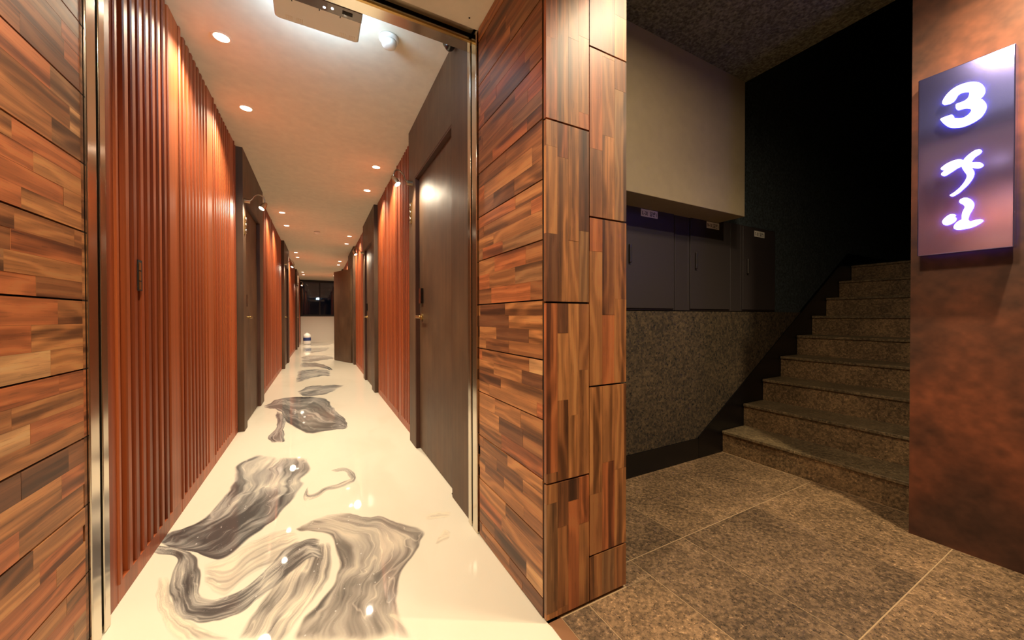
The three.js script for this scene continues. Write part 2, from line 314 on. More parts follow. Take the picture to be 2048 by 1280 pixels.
// pillar: side facing the corridor (x = 0.655) and front facing the camera (D = 0.985)
{
  const g = struct(group('pillar'), 'tall square pillar clad in butcher block planks between corridor and landing', 'pillar');
  box('core', 0.677, 0.985, -0.1, 2.6, 1.007, 1.60, gapWood, g);
  box('core_backing', 0.985, 1.0, -0.1, 2.6, 1.007, 1.69, navyMat, g);
  const P = 0.197, y00 = 0.07 - P;
  for (let i = 0; i < 13; i++) {
    const y0 = Math.max(0.006, y00 + i * P + 0.0025), y1 = Math.min(2.298, y00 + (i + 1) * P - 0.0025); if (y1 - y0 < 0.02) continue;
    const pl = box('plank', 0.663, 0.676, y0 + 0.001, y1 - 0.001, 1.01, 1.533, gapWood, g);
    staves(pl, 0.525, y1 - y0, y1 - y0 < 0.1 ? 2 : rowCounts[(i + 2) % 5], (a0, a1, b0, b1, f, m) => box('stave', 0.655 + f, 0.6685, y0 + b0, y0 + b1, 1.0085 + a0, 1.0085 + a1, m, pl, 2, rnd() * 7, rnd() * 7));
  }
  const cols = [[0.6555, 0.831, [0.008, 0.455, 1.047, 1.638, 2.268]], [0.8345, 1.0065, [0.008, 0.165, 0.757, 1.345, 1.93, 2.268]]];
  cols.forEach(([x0, x1, ys], ci) => {
    for (let j = 0; j < ys.length - 1; j++) {
      const y0 = ys[j] + 0.003, y1 = ys[j + 1] - 0.003, pl = box('plank', x0 + 0.001, x1 - 0.001, y0 + 0.001, y1 - 0.001, 0.993, 1.006, gapWood, g);
      staves(pl, y1 - y0, x1 - x0, ci ? 3 : 4, (a0, a1, b0, b1, f, m) => box('stave', x0 + b0, x0 + b1, y0 + a0, y0 + a1, 0.985 + f, 0.9985, m, pl, 1, rnd() * 7, rnd() * 7), 0.2, 0.6);
    }
  });
}
// ---- chrome door frame
{
  const g = struct(group('door_frame'), 'polished chrome entrance frame with a dark slot round the corridor mouth', 'door frame');
  for (const [x0, x1] of [[-0.64, -0.590], [0.648, 0.70]]) {
    box('slot', x0 < 0 ? x0 : x0 + 0.02, x0 < 0 ? x1 - 0.02 : x1, 0.004, 2.36, 1.546, 1.655, slotDark, g);
    rbox('outer_jamb', x0, x1, 0.004, 2.30, 1.546, 1.600, 0.003, chrome, g);
    rbox('inner_jamb', x0, x1, 0.004, 2.30, 1.618, 1.655, 0.003, chrome, g);
  }
  rbox('outer_head', -0.59, 0.648, 2.318, 2.36, 1.546, 1.60, 0.003, brushed, g);
  rbox('inner_head', -0.6, 0.66, 2.292, 2.36, 1.612, 1.684, 0.003, chrome, g);
  rbox('head_bead', -0.6, 0.66, 2.287, 2.298, 1.604, 1.619, 0.003, brass, g);
}

// ---- corridor walls: slatted timber panels and dark door surrounds
const PW = 0.68;                                                       // one panel
function corridorGroup(name) { const g = new THREE.Group(); g.name = numbered(name); g.position.set(0, 0, -D_IN); g.rotation.y = -K; scene.add(g); return g; }
// bar with chamfered front edges, front face towards the corridor
function bar(x0, x1, y0, y1, d0, d1, ch, side) {                      // local depth d = D - D_IN; side -1 left wall, 1 right wall
  const s = new THREE.Shape(), f = side < 0 ? x1 : x0, b = side < 0 ? x0 : x1, k = side < 0 ? -ch : ch;
  s.moveTo(b, d0); s.lineTo(f + k, d0); s.lineTo(f, d0 + ch); s.lineTo(f, d1 - ch); s.lineTo(f + k, d1); s.lineTo(b, d1); s.closePath();
  const g = new THREE.ExtrudeGeometry(s, { depth: y1 - y0, bevelEnabled: false });
  g.rotateX(-Math.PI / 2); g.translate(0, y0, 0);                      // shape y becomes -z, extrusion becomes +y
  return uvMetres(g, 1, rnd() * 5, rnd() * 5);
}
function slatRun(wall, side, D0, D1) {
  const X = side < 0 ? -0.61 : 0.70, fx = (d) => X - side * 0, T = 0.03;
  let D = D0;
  while (D < D1 - 0.05) {
    const w = Math.min(PW, D1 - D), d = D - D_IN, m = pick(slatMats), tilt = 0.012;
    // back board of the panel
    const bk = mesh('slat_panel', bar(...(side < 0 ? [X - T, X - 0.024] : [X + 0.024, X + T]), 0.004, CEIL, d, d + w - 0.002, 0.002, side), grooveMat, wall);
    const xs = side < 0 ? [X - 0.0245, X] : [X, X + 0.0245];
    const add = (nm, a, b, y0, y1, proud = 0) => { const bb = Math.min(b, w - 0.002); if (bb - a < 0.006) return; const q = side < 0 ? [xs[0], xs[1] + proud] : [xs[0] - proud, xs[1]]; mesh(nm, bar(...q, y0, y1, d + a, d + bb, 0.004, side), nm === 'slat' ? pick(slatMats) : m, bk); };
    add('border_board', 0, 0.022, 0.07, CEIL, 0.006);
    add('bottom_rail', 0, w, 0.004, 0.07);
    for (let k = 0; k < 8; k++) { const a = 0.088 + k * 0.0645; if (k < 7) add('slat', a, a + 0.034, 0.07, CEIL); else add('border_board', a, w, 0.07, CEIL); }
    D += PW;
  }
}
function makeDoor(g, side, D0, D1, o0, o1, open) {
  const F = side < 0 ? -0.563 : 0.66, B = side < 0 ? -0.66 : 0.757, lo = Math.min(F, B), hi = Math.max(F, B), d = (D) => D - D_IN;
  const bx = (nm, x0, x1, y0, y1, a, b, mat, par) => { const geo = new THREE.BoxGeometry(x1 - x0, y1 - y0, b - a); geo.translate((x0 + x1) / 2, (y0 + y1) / 2, -(a + b) / 2); return mesh(nm, uvMetres(geo, 1, rnd() * 3, rnd() * 3), mat, par); };
  bx('surround', lo, hi, 0.004, CEIL - 0.001, d(D0), d(o0), doorMat, g); bx('surround', lo, hi, 0.004, CEIL - 0.001, d(o1), d(D1), doorMat, g);
  bx('lintel', lo, hi, 2.055, CEIL - 0.001, d(o0), d(o1), doorMat, g);
  const jl = side < 0 ? [F - 0.002 - 0.06, F - 0.002] : [F + 0.002, F + 0.062];
  bx('jamb', ...jl, 0.004, 2.055, d(o0), d(o0) + 0.012, jambMat, g); bx('jamb', ...jl, 0.004, 2.055, d(o1) - 0.012, d(o1), jambMat, g); bx('jamb', ...jl, 2.043, 2.055, d(o0) + 0.012, d(o1) - 0.012, jambMat, g);
  const leafX = F + side * 0.030, x0 = side < 0 ? leafX - 0.035 : leafX, x1 = side < 0 ? leafX : leafX + 0.035, out = -side;
  const far = side > 0, hd = far ? d(o1) - 0.095 : d(o0) + 0.095;   // lock side
  let holder = g, leaf;
  if (!open) leaf = bx('door_leaf', x0, x1, 0.01, 2.042, d(o0) + 0.014, d(o1) - 0.014, doorMat, g);
  else {
    const pv = new THREE.Group(); pv.name = 'door_leaf'; pv.position.set(F - side * 0.01, 0, -(d(o0) + 0.0)); pv.rotation.y = open; g.add(pv);
    bx('panel', -0.02, 0.02, 0.01, 2.042, 0, 0.88, doorMat, pv); return;
  }
  const pl = bx('lock_keypad', side < 0 ? leafX : leafX - 0.02, side < 0 ? leafX + 0.02 : leafX, 1.10, 1.21, hd - 0.03, hd + 0.03, blackPlastic, g);
  const parts = [new THREE.CylinderGeometry(0.024, 0.024, 0.012, 18).rotateZ(Math.PI / 2).translate(leafX + out * 0.006, 1.0, -hd), new THREE.CylinderGeometry(0.009, 0.009, 0.04, 12).rotateZ(Math.PI / 2).translate(leafX + out * 0.026, 1.0, -hd)];
  const lv = new RoundedBoxGeometry(0.014, 0.018, 0.12, 2, 0.006); lv.translate(leafX + out * 0.045, 1.0, -(hd + (far ? -0.05 : 0.05))); parts.push(lv);
  mesh('door_handle', mergeGeometries(parts.map((p) => p.index ? p.toNonIndexed() : p)), brass, leaf);
}
const wallL = struct(corridorGroup('wall_left'), 'long left corridor wall of orange slatted timber panels', 'wall');
const wallR = struct(corridorGroup('wall_right'), 'long right corridor wall of orange slatted timber panels', 'wall');
const loc = (name, x0, x1, y0, y1, D0, D1, mat, par) => box(name, x0, x1, y0, y1, D0 - D_IN, D1 - D_IN, mat, par);
loc('wall_core', -0.80, -0.662, -0.1, 2.6, 1.60, END + 0.1, cementMat, wallL);
loc('wall_core', 0.76, 0.9, -0.1, 2.6, 1.60, 8.55, cementMat, wallR); loc('wall_core', 0.76, 0.9, -0.1, 2.6, 9.45, END + 0.1, cementMat, wallR); loc('wall_core', 0.76, 0.9, 2.05, 2.6, 8.55, 9.45, cementMat, wallR); loc('dark_room', 1.6, 1.7, -0.1, 2.6, 7.5, 10.5, slotDark, wallR);
loc('backing', -0.661, -0.641, 0, CEIL, 1.665, END, grooveMat, wallL); loc('backing', 0.731, 0.759, 0, CEIL, 3.0, 8.28, grooveMat, wallR); loc('backing', 0.731, 0.759, 0, CEIL, 9.75, END, grooveMat, wallR);
loc('start_board', -0.640, -0.61, 0.004, CEIL, 1.66, 1.753, slatMats[1], wallL);
slatRun(wallL, -1, 1.755, 3.90); slatRun(wallL, -1, 5.22, 8.26); slatRun(wallL, -1, 9.60, 13.0); slatRun(wallL, -1, 14.35, END);
slatRun(wallR, 1, 3.0, 5.08); slatRun(wallR, 1, 6.42, 8.28); slatRun(wallR, 1, 9.75, 12.4); slatRun(wallR, 1, 13.7, END);
// flush pull let into the first left panel
{
  const bk = wallL.children.find((c) => c.name === 'slat_panel');
  loc('pull_recess', -0.6125, -0.6065, 1.105, 1.225, 1.935, 1.972, slotDark, bk); loc('pull_plate', -0.6095, -0.605, 1.185, 1.215, 1.94, 1.958, brass, bk); loc('pull_plate', -0.6095, -0.605, 1.145, 1.18, 1.94, 1.958, brass, bk); loc('pull_plate', -0.6095, -0.605, 1.11, 1.14, 1.94, 1.958, brass, bk);
}
const DOORS = [[-1, 3.905, 5.215, 4.05, 4.95, 'dark brown door, first on the left of the corridor'], [1, 1.67, 2.995, 1.93, 2.79, 'dark brown door on the right just inside the chrome frame'], [1, 5.085, 6.415, 5.35, 6.2, 'dark brown door, second on the right of the corridor'], [-1, 8.265, 9.595, 8.4, 9.3, 'dark brown door, second on the left of the corridor'], [1, 8.285, 9.745, 8.6, 9.48, 'dark brown door standing ajar far down the right side'], [-1, 13.005, 14.345, 13.15, 14.05, 'dark brown door, last on the left before the end window'], [1, 12.405, 13.695, 12.6, 13.5, 'dark brown door on the right beyond the open one']];
DOORS.forEach(([s, a, b, o0, o1, label], i) => { const g = corridorGroup(`door_${i + 1}`); struct(g, label, 'door'); makeDoor(g, s, a, b, o0, o1, i === 4 ? 0.345 : 0); });

// ---- corridor end: low wall, window, night outside
{
  const g = struct(corridorGroup('wall_end'), 'low cream wall under the window at the corridor end', 'wall'); const d = END - D_IN;
  box('low_wall', -0.8, 0.9, -0.1, 1.03, d, d + 0.12, whitePaint, g); box('head', -0.8, 0.9, 2.45, 2.6, d, d + 0.12, slotDark, g);
  box('cheek', -0.9, -0.6, -0.1, 2.6, d, d + 0.12, slotDark, g); box('cheek', 0.74, 1.0, -0.1, 2.6, d, d + 0.12, slotDark, g);
  const w = struct(corridorGroup('window_1'), 'dark night window at the end of the corridor', 'window');
  const fr = new THREE.MeshStandardMaterial({ color: '#1d1712', roughness: 0.4 });
  for (const [x0, x1, y0, y1] of [[-0.6, 0.74, 1.03, 1.10], [-0.6, 0.74, 2.38, 2.45], [-0.6, -0.55, 1.10, 2.38], [0.69, 0.74, 1.10, 2.38], [0.05, 0.09, 1.10, 2.38]]) box('window_frame', x0, x1, y0, y1, d + 0.01, d + 0.06, fr, w);
  const glass = new THREE.MeshPhysicalMaterial({ color: '#ffffff', roughness: 0.02, transmission: 1, thickness: 0, ior: 1.5 });
  box('pane', -0.55, 0.05, 1.10, 2.38, d + 0.03, d + 0.035, glass, w); box('pane', 0.09, 0.69, 1.10, 2.38, d + 0.03, d + 0.035, glass, w);
}

// ---- landing: back wall, beige bulkhead, stairs, sign wall
{
  const g = struct(group('wall_landing_back'), 'dark rough stone and painted wall behind the landing and stairs', 'wall');
  box('painted_wall', 1.0, 6.6, -0.1, 4.8, 1.66, 1.8, navyMat, g, 1);
  // stone cladding up to the cabinets, cut along the stair line
  const s = new THREE.Shape(); s.moveTo(1.0, 0.143); s.lineTo(2.37, 0.143); s.lineTo(3.80, 1.035); s.lineTo(1.0, 1.035); s.closePath();
  const geo = new THREE.ExtrudeGeometry(s, { depth: 0.013, bevelEnabled: false }); geo.translate(0, 0, -1.6585); mesh('stone_cladding', uvMetres(geo, 1), stoneWallMat, g);
  box('baseboard', 1.0, 2.37, 0.0, 0.142, 1.638, 1.6595, skirtMat, g);
  const st = new THREE.Shape(); st.moveTo(2.373, 0); st.lineTo(2.64, 0); st.lineTo(5.2, 1.4); st.lineTo(6.5, 1.4); st.lineTo(6.5, 1.63); st.lineTo(4.745, 1.63); st.lineTo(2.373, 0.15); st.closePath();
  const sg = new THREE.ExtrudeGeometry(st, { depth: 0.021, bevelEnabled: false }); sg.translate(0, 0, -1.6595); mesh('stair_skirting', uvMetres(sg, 1), skirtMat, g);
  const b = struct(group('wall_bulkhead'), 'beige painted bulkhead over the wall cabinets', 'wall');
  rbox('bulkhead', 1.0, 2.585, 1.68, 2.60, 1.45, 1.6595, 0.003, beigeMat, b);
  const r = struct(group('wall_sign'), 'rust brown mottled wall that carries the lit sign', 'wall');
  box('wall_face', 2.405, 2.46, -0.1, 2.6, -1.3, 0.612, rustMat, r, 1); box('wall_core', 2.46, 2.6, -0.1, 2.6, -1.3, 0.612, cementMat, r);
  const w = struct(group('wall_stairwell'), 'dark walls closing the stairwell', 'wall');
  box('near_wall', 2.6, 6.6, -0.1, 4.8, 0.50, 0.6, navyMat, w); box('end_wall', 6.5, 6.6, -0.1, 4.8, 0.6, 1.66, navyMat, w); box('upper_wall', 2.45, 2.59, 2.8, 4.8, 0.6, 1.66, navyMat, w); box('roof', 2.45, 6.6, 4.8, 4.9, 0.5, 1.8, navyMat, w); box('end_skirting', 6.48, 6.5, 1.5, 1.63, 0.6, 1.638, skirtMat, w); box('lobe_wall', 2.45, 2.6, 2.6, 4.8, 0.5, 0.6, navyMat, w);
  const c = struct(group('wall_behind'), 'plain wall of the landing behind the viewer', 'wall');
  box('back_wall', -0.8, 2.6, -0.1, 2.8, -1.42, -1.3, new THREE.MeshStandardMaterial({ color: '#6e655a', roughness: 0.9 }), c);
}
{
  const g = struct(group('staircase'), 'granite stairs with overhanging treads rising to the right', 'staircase');
  const X0 = 2.634, RUN = 0.2675, RISE = 0.1685, Y1 = 0.1585;
  for (let i = 0; i < 9; i++) {
    const x = X0 + i * RUN, yt = Y1 + i * (RISE + 0.0005), last = i === 8;
    box('riser', x + 0.012, x + 0.05, i ? yt - RISE - 0.001 : 0, yt - 0.022, 0.602, 1.636, stairMat, g, 0, rnd() * 5, rnd() * 5);
    rbox('tread', x, last ? 6.49 : x + RUN + 0.04, yt - 0.022, yt, 0.602, 1.636, 0.005, treadMat, g, 2);
  }
  box('stair_core', 2.69, 6.49, -0.1, 0.1, 0.602, 1.636, cementMat, g);
}

// ================================================================ OBJECTS
// ---- wall cabinets (each with its own door, label and handle)
function labelTex(kind) {
  const c = document.createElement('canvas'); c.width = 256; c.height = 80; const k = c.getContext('2d');
  k.fillStyle = '#efe9dc'; k.fillRect(0, 0, 256, 80); k.fillStyle = '#1a1512'; k.strokeStyle = '#1a1512'; k.lineWidth = 6; k.textBaseline = 'middle'; k.font = 'bold 54px sans-serif';
  k.fillText(['L-3(', 'N-3(', 'T-3('][kind], 12, 42);
  const line = (...p) => { k.beginPath(); k.moveTo(p[0], p[1]); for (let i = 2; i < p.length; i += 2) k.lineTo(p[i], p[i + 1]); k.stroke(); };
  k.beginPath(); k.arc(146, 26, 9, 0, 7); k.stroke(); line(168, 14, 168, 38); line(138, 45, 168, 45, 168, 54, 138, 54, 138, 64, 170, 64);
  line(182, 16, 182, 42, 202, 42, 202, 16); line(182, 29, 202, 29); line(212, 14, 212, 46); line(212, 29, 220, 29); line(184, 50, 184, 64, 214, 64);
  k.fillText(')', 226, 42);
  const t = new THREE.CanvasTexture(c); t.colorSpace = THREE.SRGBColorSpace; return t;
}
[[1.62, 2.112, 1.70, 1.798, 1.948, 0], [2.276, 2.735, 2.33, 2.451, 2.596, 1], [2.897, 3.36, 2.952, 3.049, 3.192, 2]].forEach(([x0, x1, hx, lx0, lx1, k]) => {
  const g = group('wall_cabinet', (x0 + x1) / 2, 1.04, 1.6595); tag(g, ['dark metal wall cabinet beside the wooden pillar, L-3 label', 'dark metal wall cabinet in the middle of the three', 'dark metal wall cabinet nearest the stairs, past the bulkhead'][k], 'cabinet', 'meter cabinets under the bulkhead');
  const hw = (x1 - x0) / 2, L = (nm, a0, a1, b0, b1, c0, c1, r, mat, par) => { const q = new RoundedBoxGeometry(a1 - a0, b1 - b0, c1 - c0, 2, r); q.translate((a0 + a1) / 2, (b0 + b1) / 2, (c0 + c1) / 2); return mesh(nm, q, mat, par); };
  L('cabinet_body', -hw - 0.012, hw + 0.012, 0, 0.665, 0, 0.012, 0.003, lockerMat, g);
  const dr = L('cabinet_door', -hw + 0.003, hw - 0.003, 0.012, 0.655, 0.0125, 0.022, 0.003, lockerMat, g);
  const ox = (x0 + x1) / 2;
  const h = L('handle', hx - ox - 0.008, hx - ox + 0.008, 0.29, 0.405, 0.0225, 0.038, 0.005, new THREE.MeshStandardMaterial({ color: '#5c5653', metalness: 0.8, roughness: 0.35 }), dr);
  const lg = new THREE.BoxGeometry(lx1 - lx0, 0.046, 0.001); lg.translate((lx0 + lx1) / 2 - ox, 0.613, 0.0228);
  mesh('name_label', lg, new THREE.MeshStandardMaterial({ map: labelTex(k), roughness: 0.5 }), dr);
});
[[2.127, 2.261], [2.75, 2.882]].forEach(([a, b], i) => { const m = rbox('filler_strip', a, b, 1.04, 1.705, 1.6455, 1.6595, 0.003, lockerMat); m.name = numbered('filler_panel'); scene.add(m); tag(m, ['narrow dark metal filler strip between first and middle wall cabinets', 'narrow dark metal filler strip between middle and last wall cabinets'][i], 'panel', 'filler strips'); });

// ---- lit sign on the rust brown wall
{
  const g = group('illuminated_sign', 2.405, 1.264, 0.451); tag(g, 'tall mirrored metal sign with glowing white figure 3 and brushed lettering', 'sign');
  const mirror = new THREE.MeshPhysicalMaterial({ color: '#a4a0f2', metalness: 0.95, roughness: 0.12 });  // lavender tint paints the blue glow of the letters into the mirror metal
  // local: x towards -wall normal, z: +z is nearer the viewer (smaller D)
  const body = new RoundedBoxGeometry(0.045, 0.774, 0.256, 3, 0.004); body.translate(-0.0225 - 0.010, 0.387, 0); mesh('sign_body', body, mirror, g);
  const back = new THREE.BoxGeometry(0.010, 0.66, 0.18); back.translate(-0.005, 0.387, 0); mesh('mounting_plate', back, slotDark, g);
  const white = new THREE.MeshStandardMaterial({ color: '#ffffff', emissive: new THREE.Color().setRGB(0.85, 0.9, 1), emissiveIntensity: 2.2, roughness: 0.5 });
  const blue = new THREE.MeshStandardMaterial({ color: '#3a3cff', emissive: new THREE.Color().setRGB(0.16, 0.16, 1), emissiveIntensity: 30, roughness: 0.5 });
  const glyph = (pts) => { const v = []; for (let i = 0; i < pts.length; i += 2) v.push(new THREE.Vector2((pts[i] - 128) / 1000, pts[i + 1] / 1000)); const c = new THREE.CatmullRomCurve3(v.map((p) => new THREE.Vector3(p.x, p.y, 0)), true, 'catmullrom', 0.35); return new THREE.Shape(c.getPoints(v.length * 3).map((p) => new THREE.Vector2(p.x, p.y))); };
  const G = { 'figure_three': [74, 633, 75, 646, 84, 663, 98, 677, 116, 685, 134, 685, 152, 681, 168, 670, 178, 656, 182, 642, 182, 628, 177, 616, 168, 606, 179, 596, 185, 581, 186, 566, 182, 550, 173, 534, 158, 524, 140, 518, 122, 517, 103, 523, 89, 532, 77, 549, 69, 567, 69, 571, 77, 574, 100, 574, 102, 566, 109, 555, 122, 548, 133, 547, 144, 553, 151, 563, 150, 574, 144, 582, 133, 589, 121, 591, 112, 592, 111, 611, 121, 613, 133, 614, 142, 620, 146, 632, 146, 643, 141, 651, 132, 656, 121, 658, 112, 654, 106, 641, 100, 633, 89, 630],
    'upper_letter': [72, 364, 84, 374, 101, 381, 118, 382, 128, 377, 131, 372, 139, 384, 151, 395, 163, 402, 173, 401, 176, 397, 171, 388, 159, 380, 151, 368, 150, 357, 163, 354, 175, 348, 180, 341, 177, 334, 167, 331, 157, 336, 150, 341, 155, 327, 157, 314, 153, 296, 143, 277, 131, 262, 117, 247, 102, 238, 97, 239, 97, 242, 108, 249, 123, 264, 135, 283, 141, 300, 141, 311, 135, 326, 129, 343, 127, 355, 112, 351, 97, 341, 82, 332, 75, 331, 72, 336, 74, 342, 84, 351, 89, 357, 78, 355, 72, 357, 71, 360],
    'letter_ring': [109, 158, 100, 161, 90, 156, 80, 145, 76, 135, 79, 124, 85, 120, 96, 123, 107, 131, 111, 140, 109, 148, 105, 149, 109, 155],
    'lower_letter': [122, 208, 124, 214, 133, 219, 144, 216, 152, 206, 157, 192, 156, 178, 151, 164, 145, 149, 142, 131, 146, 124, 143, 119, 138, 116, 152, 119, 168, 122, 178, 121, 181, 117, 174, 109, 160, 100, 144, 95, 128, 94, 115, 95, 109, 99, 108, 108, 112, 118, 121, 128, 129, 132, 129, 145, 131, 162, 136, 176, 137, 183, 132, 193, 124, 201] };
  for (const [n, p] of Object.entries(G)) {
    const e = new THREE.ExtrudeGeometry(glyph(p), { depth: 0.012, bevelEnabled: false });   // shape x = along the wall, faces +z
    e.rotateY(-Math.PI / 2); e.translate(-0.0552, 0, 0);                                    // now faces -x, shape x -> +z
    mesh(n, e, [white, blue], g);
  }
  for (const [y0, y1, z0, z1] of [[0.03, 0.744, -0.105, -0.1], [0.03, 0.744, 0.1, 0.105], [0.03, 0.035, -0.1, 0.1], [0.739, 0.744, -0.1, 0.1]]) { const q = new THREE.BoxGeometry(0.003, y1 - y0, z1 - z0); q.translate(-0.0022, (y0 + y1) / 2, (z0 + z1) / 2); mesh('halo_light_strip', q, blue, g); }
  for (const [y, h, I] of [[0.6, 0.16, 0.4], [0.25, 0.28, 0.4]]) { const a = new THREE.RectAreaLight(new THREE.Color().setRGB(0.5, 0.52, 1), I, 0.11, h); a.position.set(-0.072, y, 0); a.rotation.y = -Math.PI / 2; a.lookAt(new THREE.Vector3(-1, 1.264 + y, -0.451)); a.name = 'sign_light'; g.add(a); }
}

// ---- recessed downlights of the corridor
const glow = new THREE.MeshStandardMaterial({ color: '#ffffff', emissive: new THREE.Color().setRGB(1, 0.86, 0.66), emissiveIntensity: 9, roughness: 0.6 });
const rimMat = new THREE.MeshStandardMaterial({ color: '#e9dcc8', roughness: 0.4 });
const ringGeo = new THREE.LatheGeometry([[0.034, 0], [0.036, -0.003], [0.046, -0.003], [0.048, 0]].map((p) => new THREE.Vector2(...p)), 28);
const discGeo = new THREE.CylinderGeometry(0.034, 0.034, 0.002, 28);
function spot(parent, I, color, pos, target, angle, penumbra, radius) {
  const s = new THREE.SpotLight(color, I, 0, angle, penumbra, 2); s.position.set(...pos); s.target.position.set(...target); s.castShadow = true; s.shadow.radius = radius; s.shadow.mapSize.set(512, 512); s.name = 'lamp_light'; s.target.name = 'lamp_aim'; parent.add(s, s.target); return s;
}
const ord = ['nearest the entrance', 'second', 'third', 'fourth', 'fifth', 'sixth', 'seventh', 'eighth', 'ninth', 'tenth'];
const downs = { left: [2.43, 3.17, 6.08, 6.91, 9.68, 10.43, 13.8, 14.6], right: [3.81, 4.56, 7.29, 8.06, 10.68, 11.41, 13.9, 14.5] };
for (const side of ['left', 'right']) downs[side].forEach((D, i) => {
  const g = group('recessed_downlight', cx(side === 'left' ? -0.432 : 0.522, D), CEIL, D);
  tag(g, i ? `round recessed ceiling downlight, ${ord[i]} from the entrance in the ${side} row` : `round recessed ceiling downlight nearest the entrance in the ${side} row`, 'downlight', 'corridor downlights');
  mesh('trim_ring', ringGeo, rimMat, g); const l = mesh('lamp_disc', discGeo, glow, g); l.position.y = -0.0015;
  spot(g, DOWN_CD, WARM, [0, -0.012, 0], [0, -1, 0], 1.15, 0.85, 1.4);
});

// ---- gooseneck lamps beside the doors: fixed at (x, 2.03, D), head over the corridor
function gooseneck(side, D, toward, label) {
  const x = side < 0 ? -0.563 : 0.66, g = group('gooseneck_lamp', cx(x, D), 2.03, D, -K); tag(g, label, 'wall lamp', 'gooseneck lamps over the doors');
  const o = -side, T = toward;                                        // o: into the corridor, T: z direction of the head
  const mt = new THREE.CylinderGeometry(0.019, 0.019, 0.042, 20); mt.rotateZ(Math.PI / 2); mt.translate(o * 0.021, 0, 0); mesh('wall_mount', mt, brushed, g);
  mesh('arm', tube([[o * 0.035, 0, 0], [o * 0.055, 0.02, T * 0.004], [o * 0.075, 0.055, T * 0.012], [o * 0.105, 0.075, T * 0.024], [o * 0.135, 0.065, T * 0.036], [o * 0.148, 0.035, T * 0.042], [o * 0.149, 0.01, T * 0.044]], 0.0055, 30, 8), brushed, g);
  const ax = new THREE.Vector3(-o * 0.45, -0.82, 0.34).normalize(), q = new THREE.Quaternion().setFromUnitVectors(new THREE.Vector3(0, -1, 0), ax);
  const hd = new THREE.LatheGeometry([[0.004, 0.02], [0.012, 0.018], [0.016, 0.005], [0.024, -0.02], [0.026, -0.055], [0.0235, -0.055], [0.021, -0.02], [0.004, 0.0]].map((p) => new THREE.Vector2(...p)), 24);
  const h = mesh('lamp_shade', hd, brushed, g); h.position.set(o * 0.149, 0.0, T * 0.044); h.quaternion.copy(q);
  const b = mesh('bulb', new THREE.SphereGeometry(0.0225, 20, 14).scale(1, 0.6, 1), glow, h); b.position.y = -0.05;
  const p = h.position.clone().addScaledVector(ax, 0.072), t = p.clone().addScaledVector(ax, 1);
  spot(g, GOOSE_CD, WARM, p.toArray(), t.toArray(), 1.1, 0.9, 2.5);
}
gooseneck(-1, 3.975, -1, 'gooseneck lamp over the first left door'); gooseneck(1, 2.86, 1, 'curved gooseneck lamp by the right door just inside the chrome frame'); gooseneck(1, 6.3, 1, 'gooseneck lamp over the second right door'); gooseneck(-1, 8.33, -1, 'gooseneck lamp over the second left door'); gooseneck(-1, 13.08, -1, 'gooseneck lamp over the last left door'); gooseneck(1, 9.62, 1, 'gooseneck lamp above the open dark door');

// ---- metal room number pieces on the door surrounds
function roomNumber(side, D, label) {
  const g = group('room_number', cx(side < 0 ? -0.563 : 0.66, D), 1.74, D, -K); tag(g, label, 'door number', 'door numbers'); const o = -side;
  for (let k = 0; k < 3; k++) { const t = new THREE.TorusGeometry(0.017, 0.005, 8, 20, 5); t.rotateY(Math.PI / 2); t.translate(o * 0.012, 0.02 + k * 0.052, 0); mesh('metal_figure', t, brushed, g); }
  const b = new THREE.BoxGeometry(0.006, 0.16, 0.03); b.translate(o * 0.003, 0.072, 0); mesh('back_plate', b, brass, g);
}
roomNumber(1, 2.90, 'small metal number fixed beside the right door near the entrance'); roomNumber(-1, 3.975, 'small metal number fixed beside the first left door');

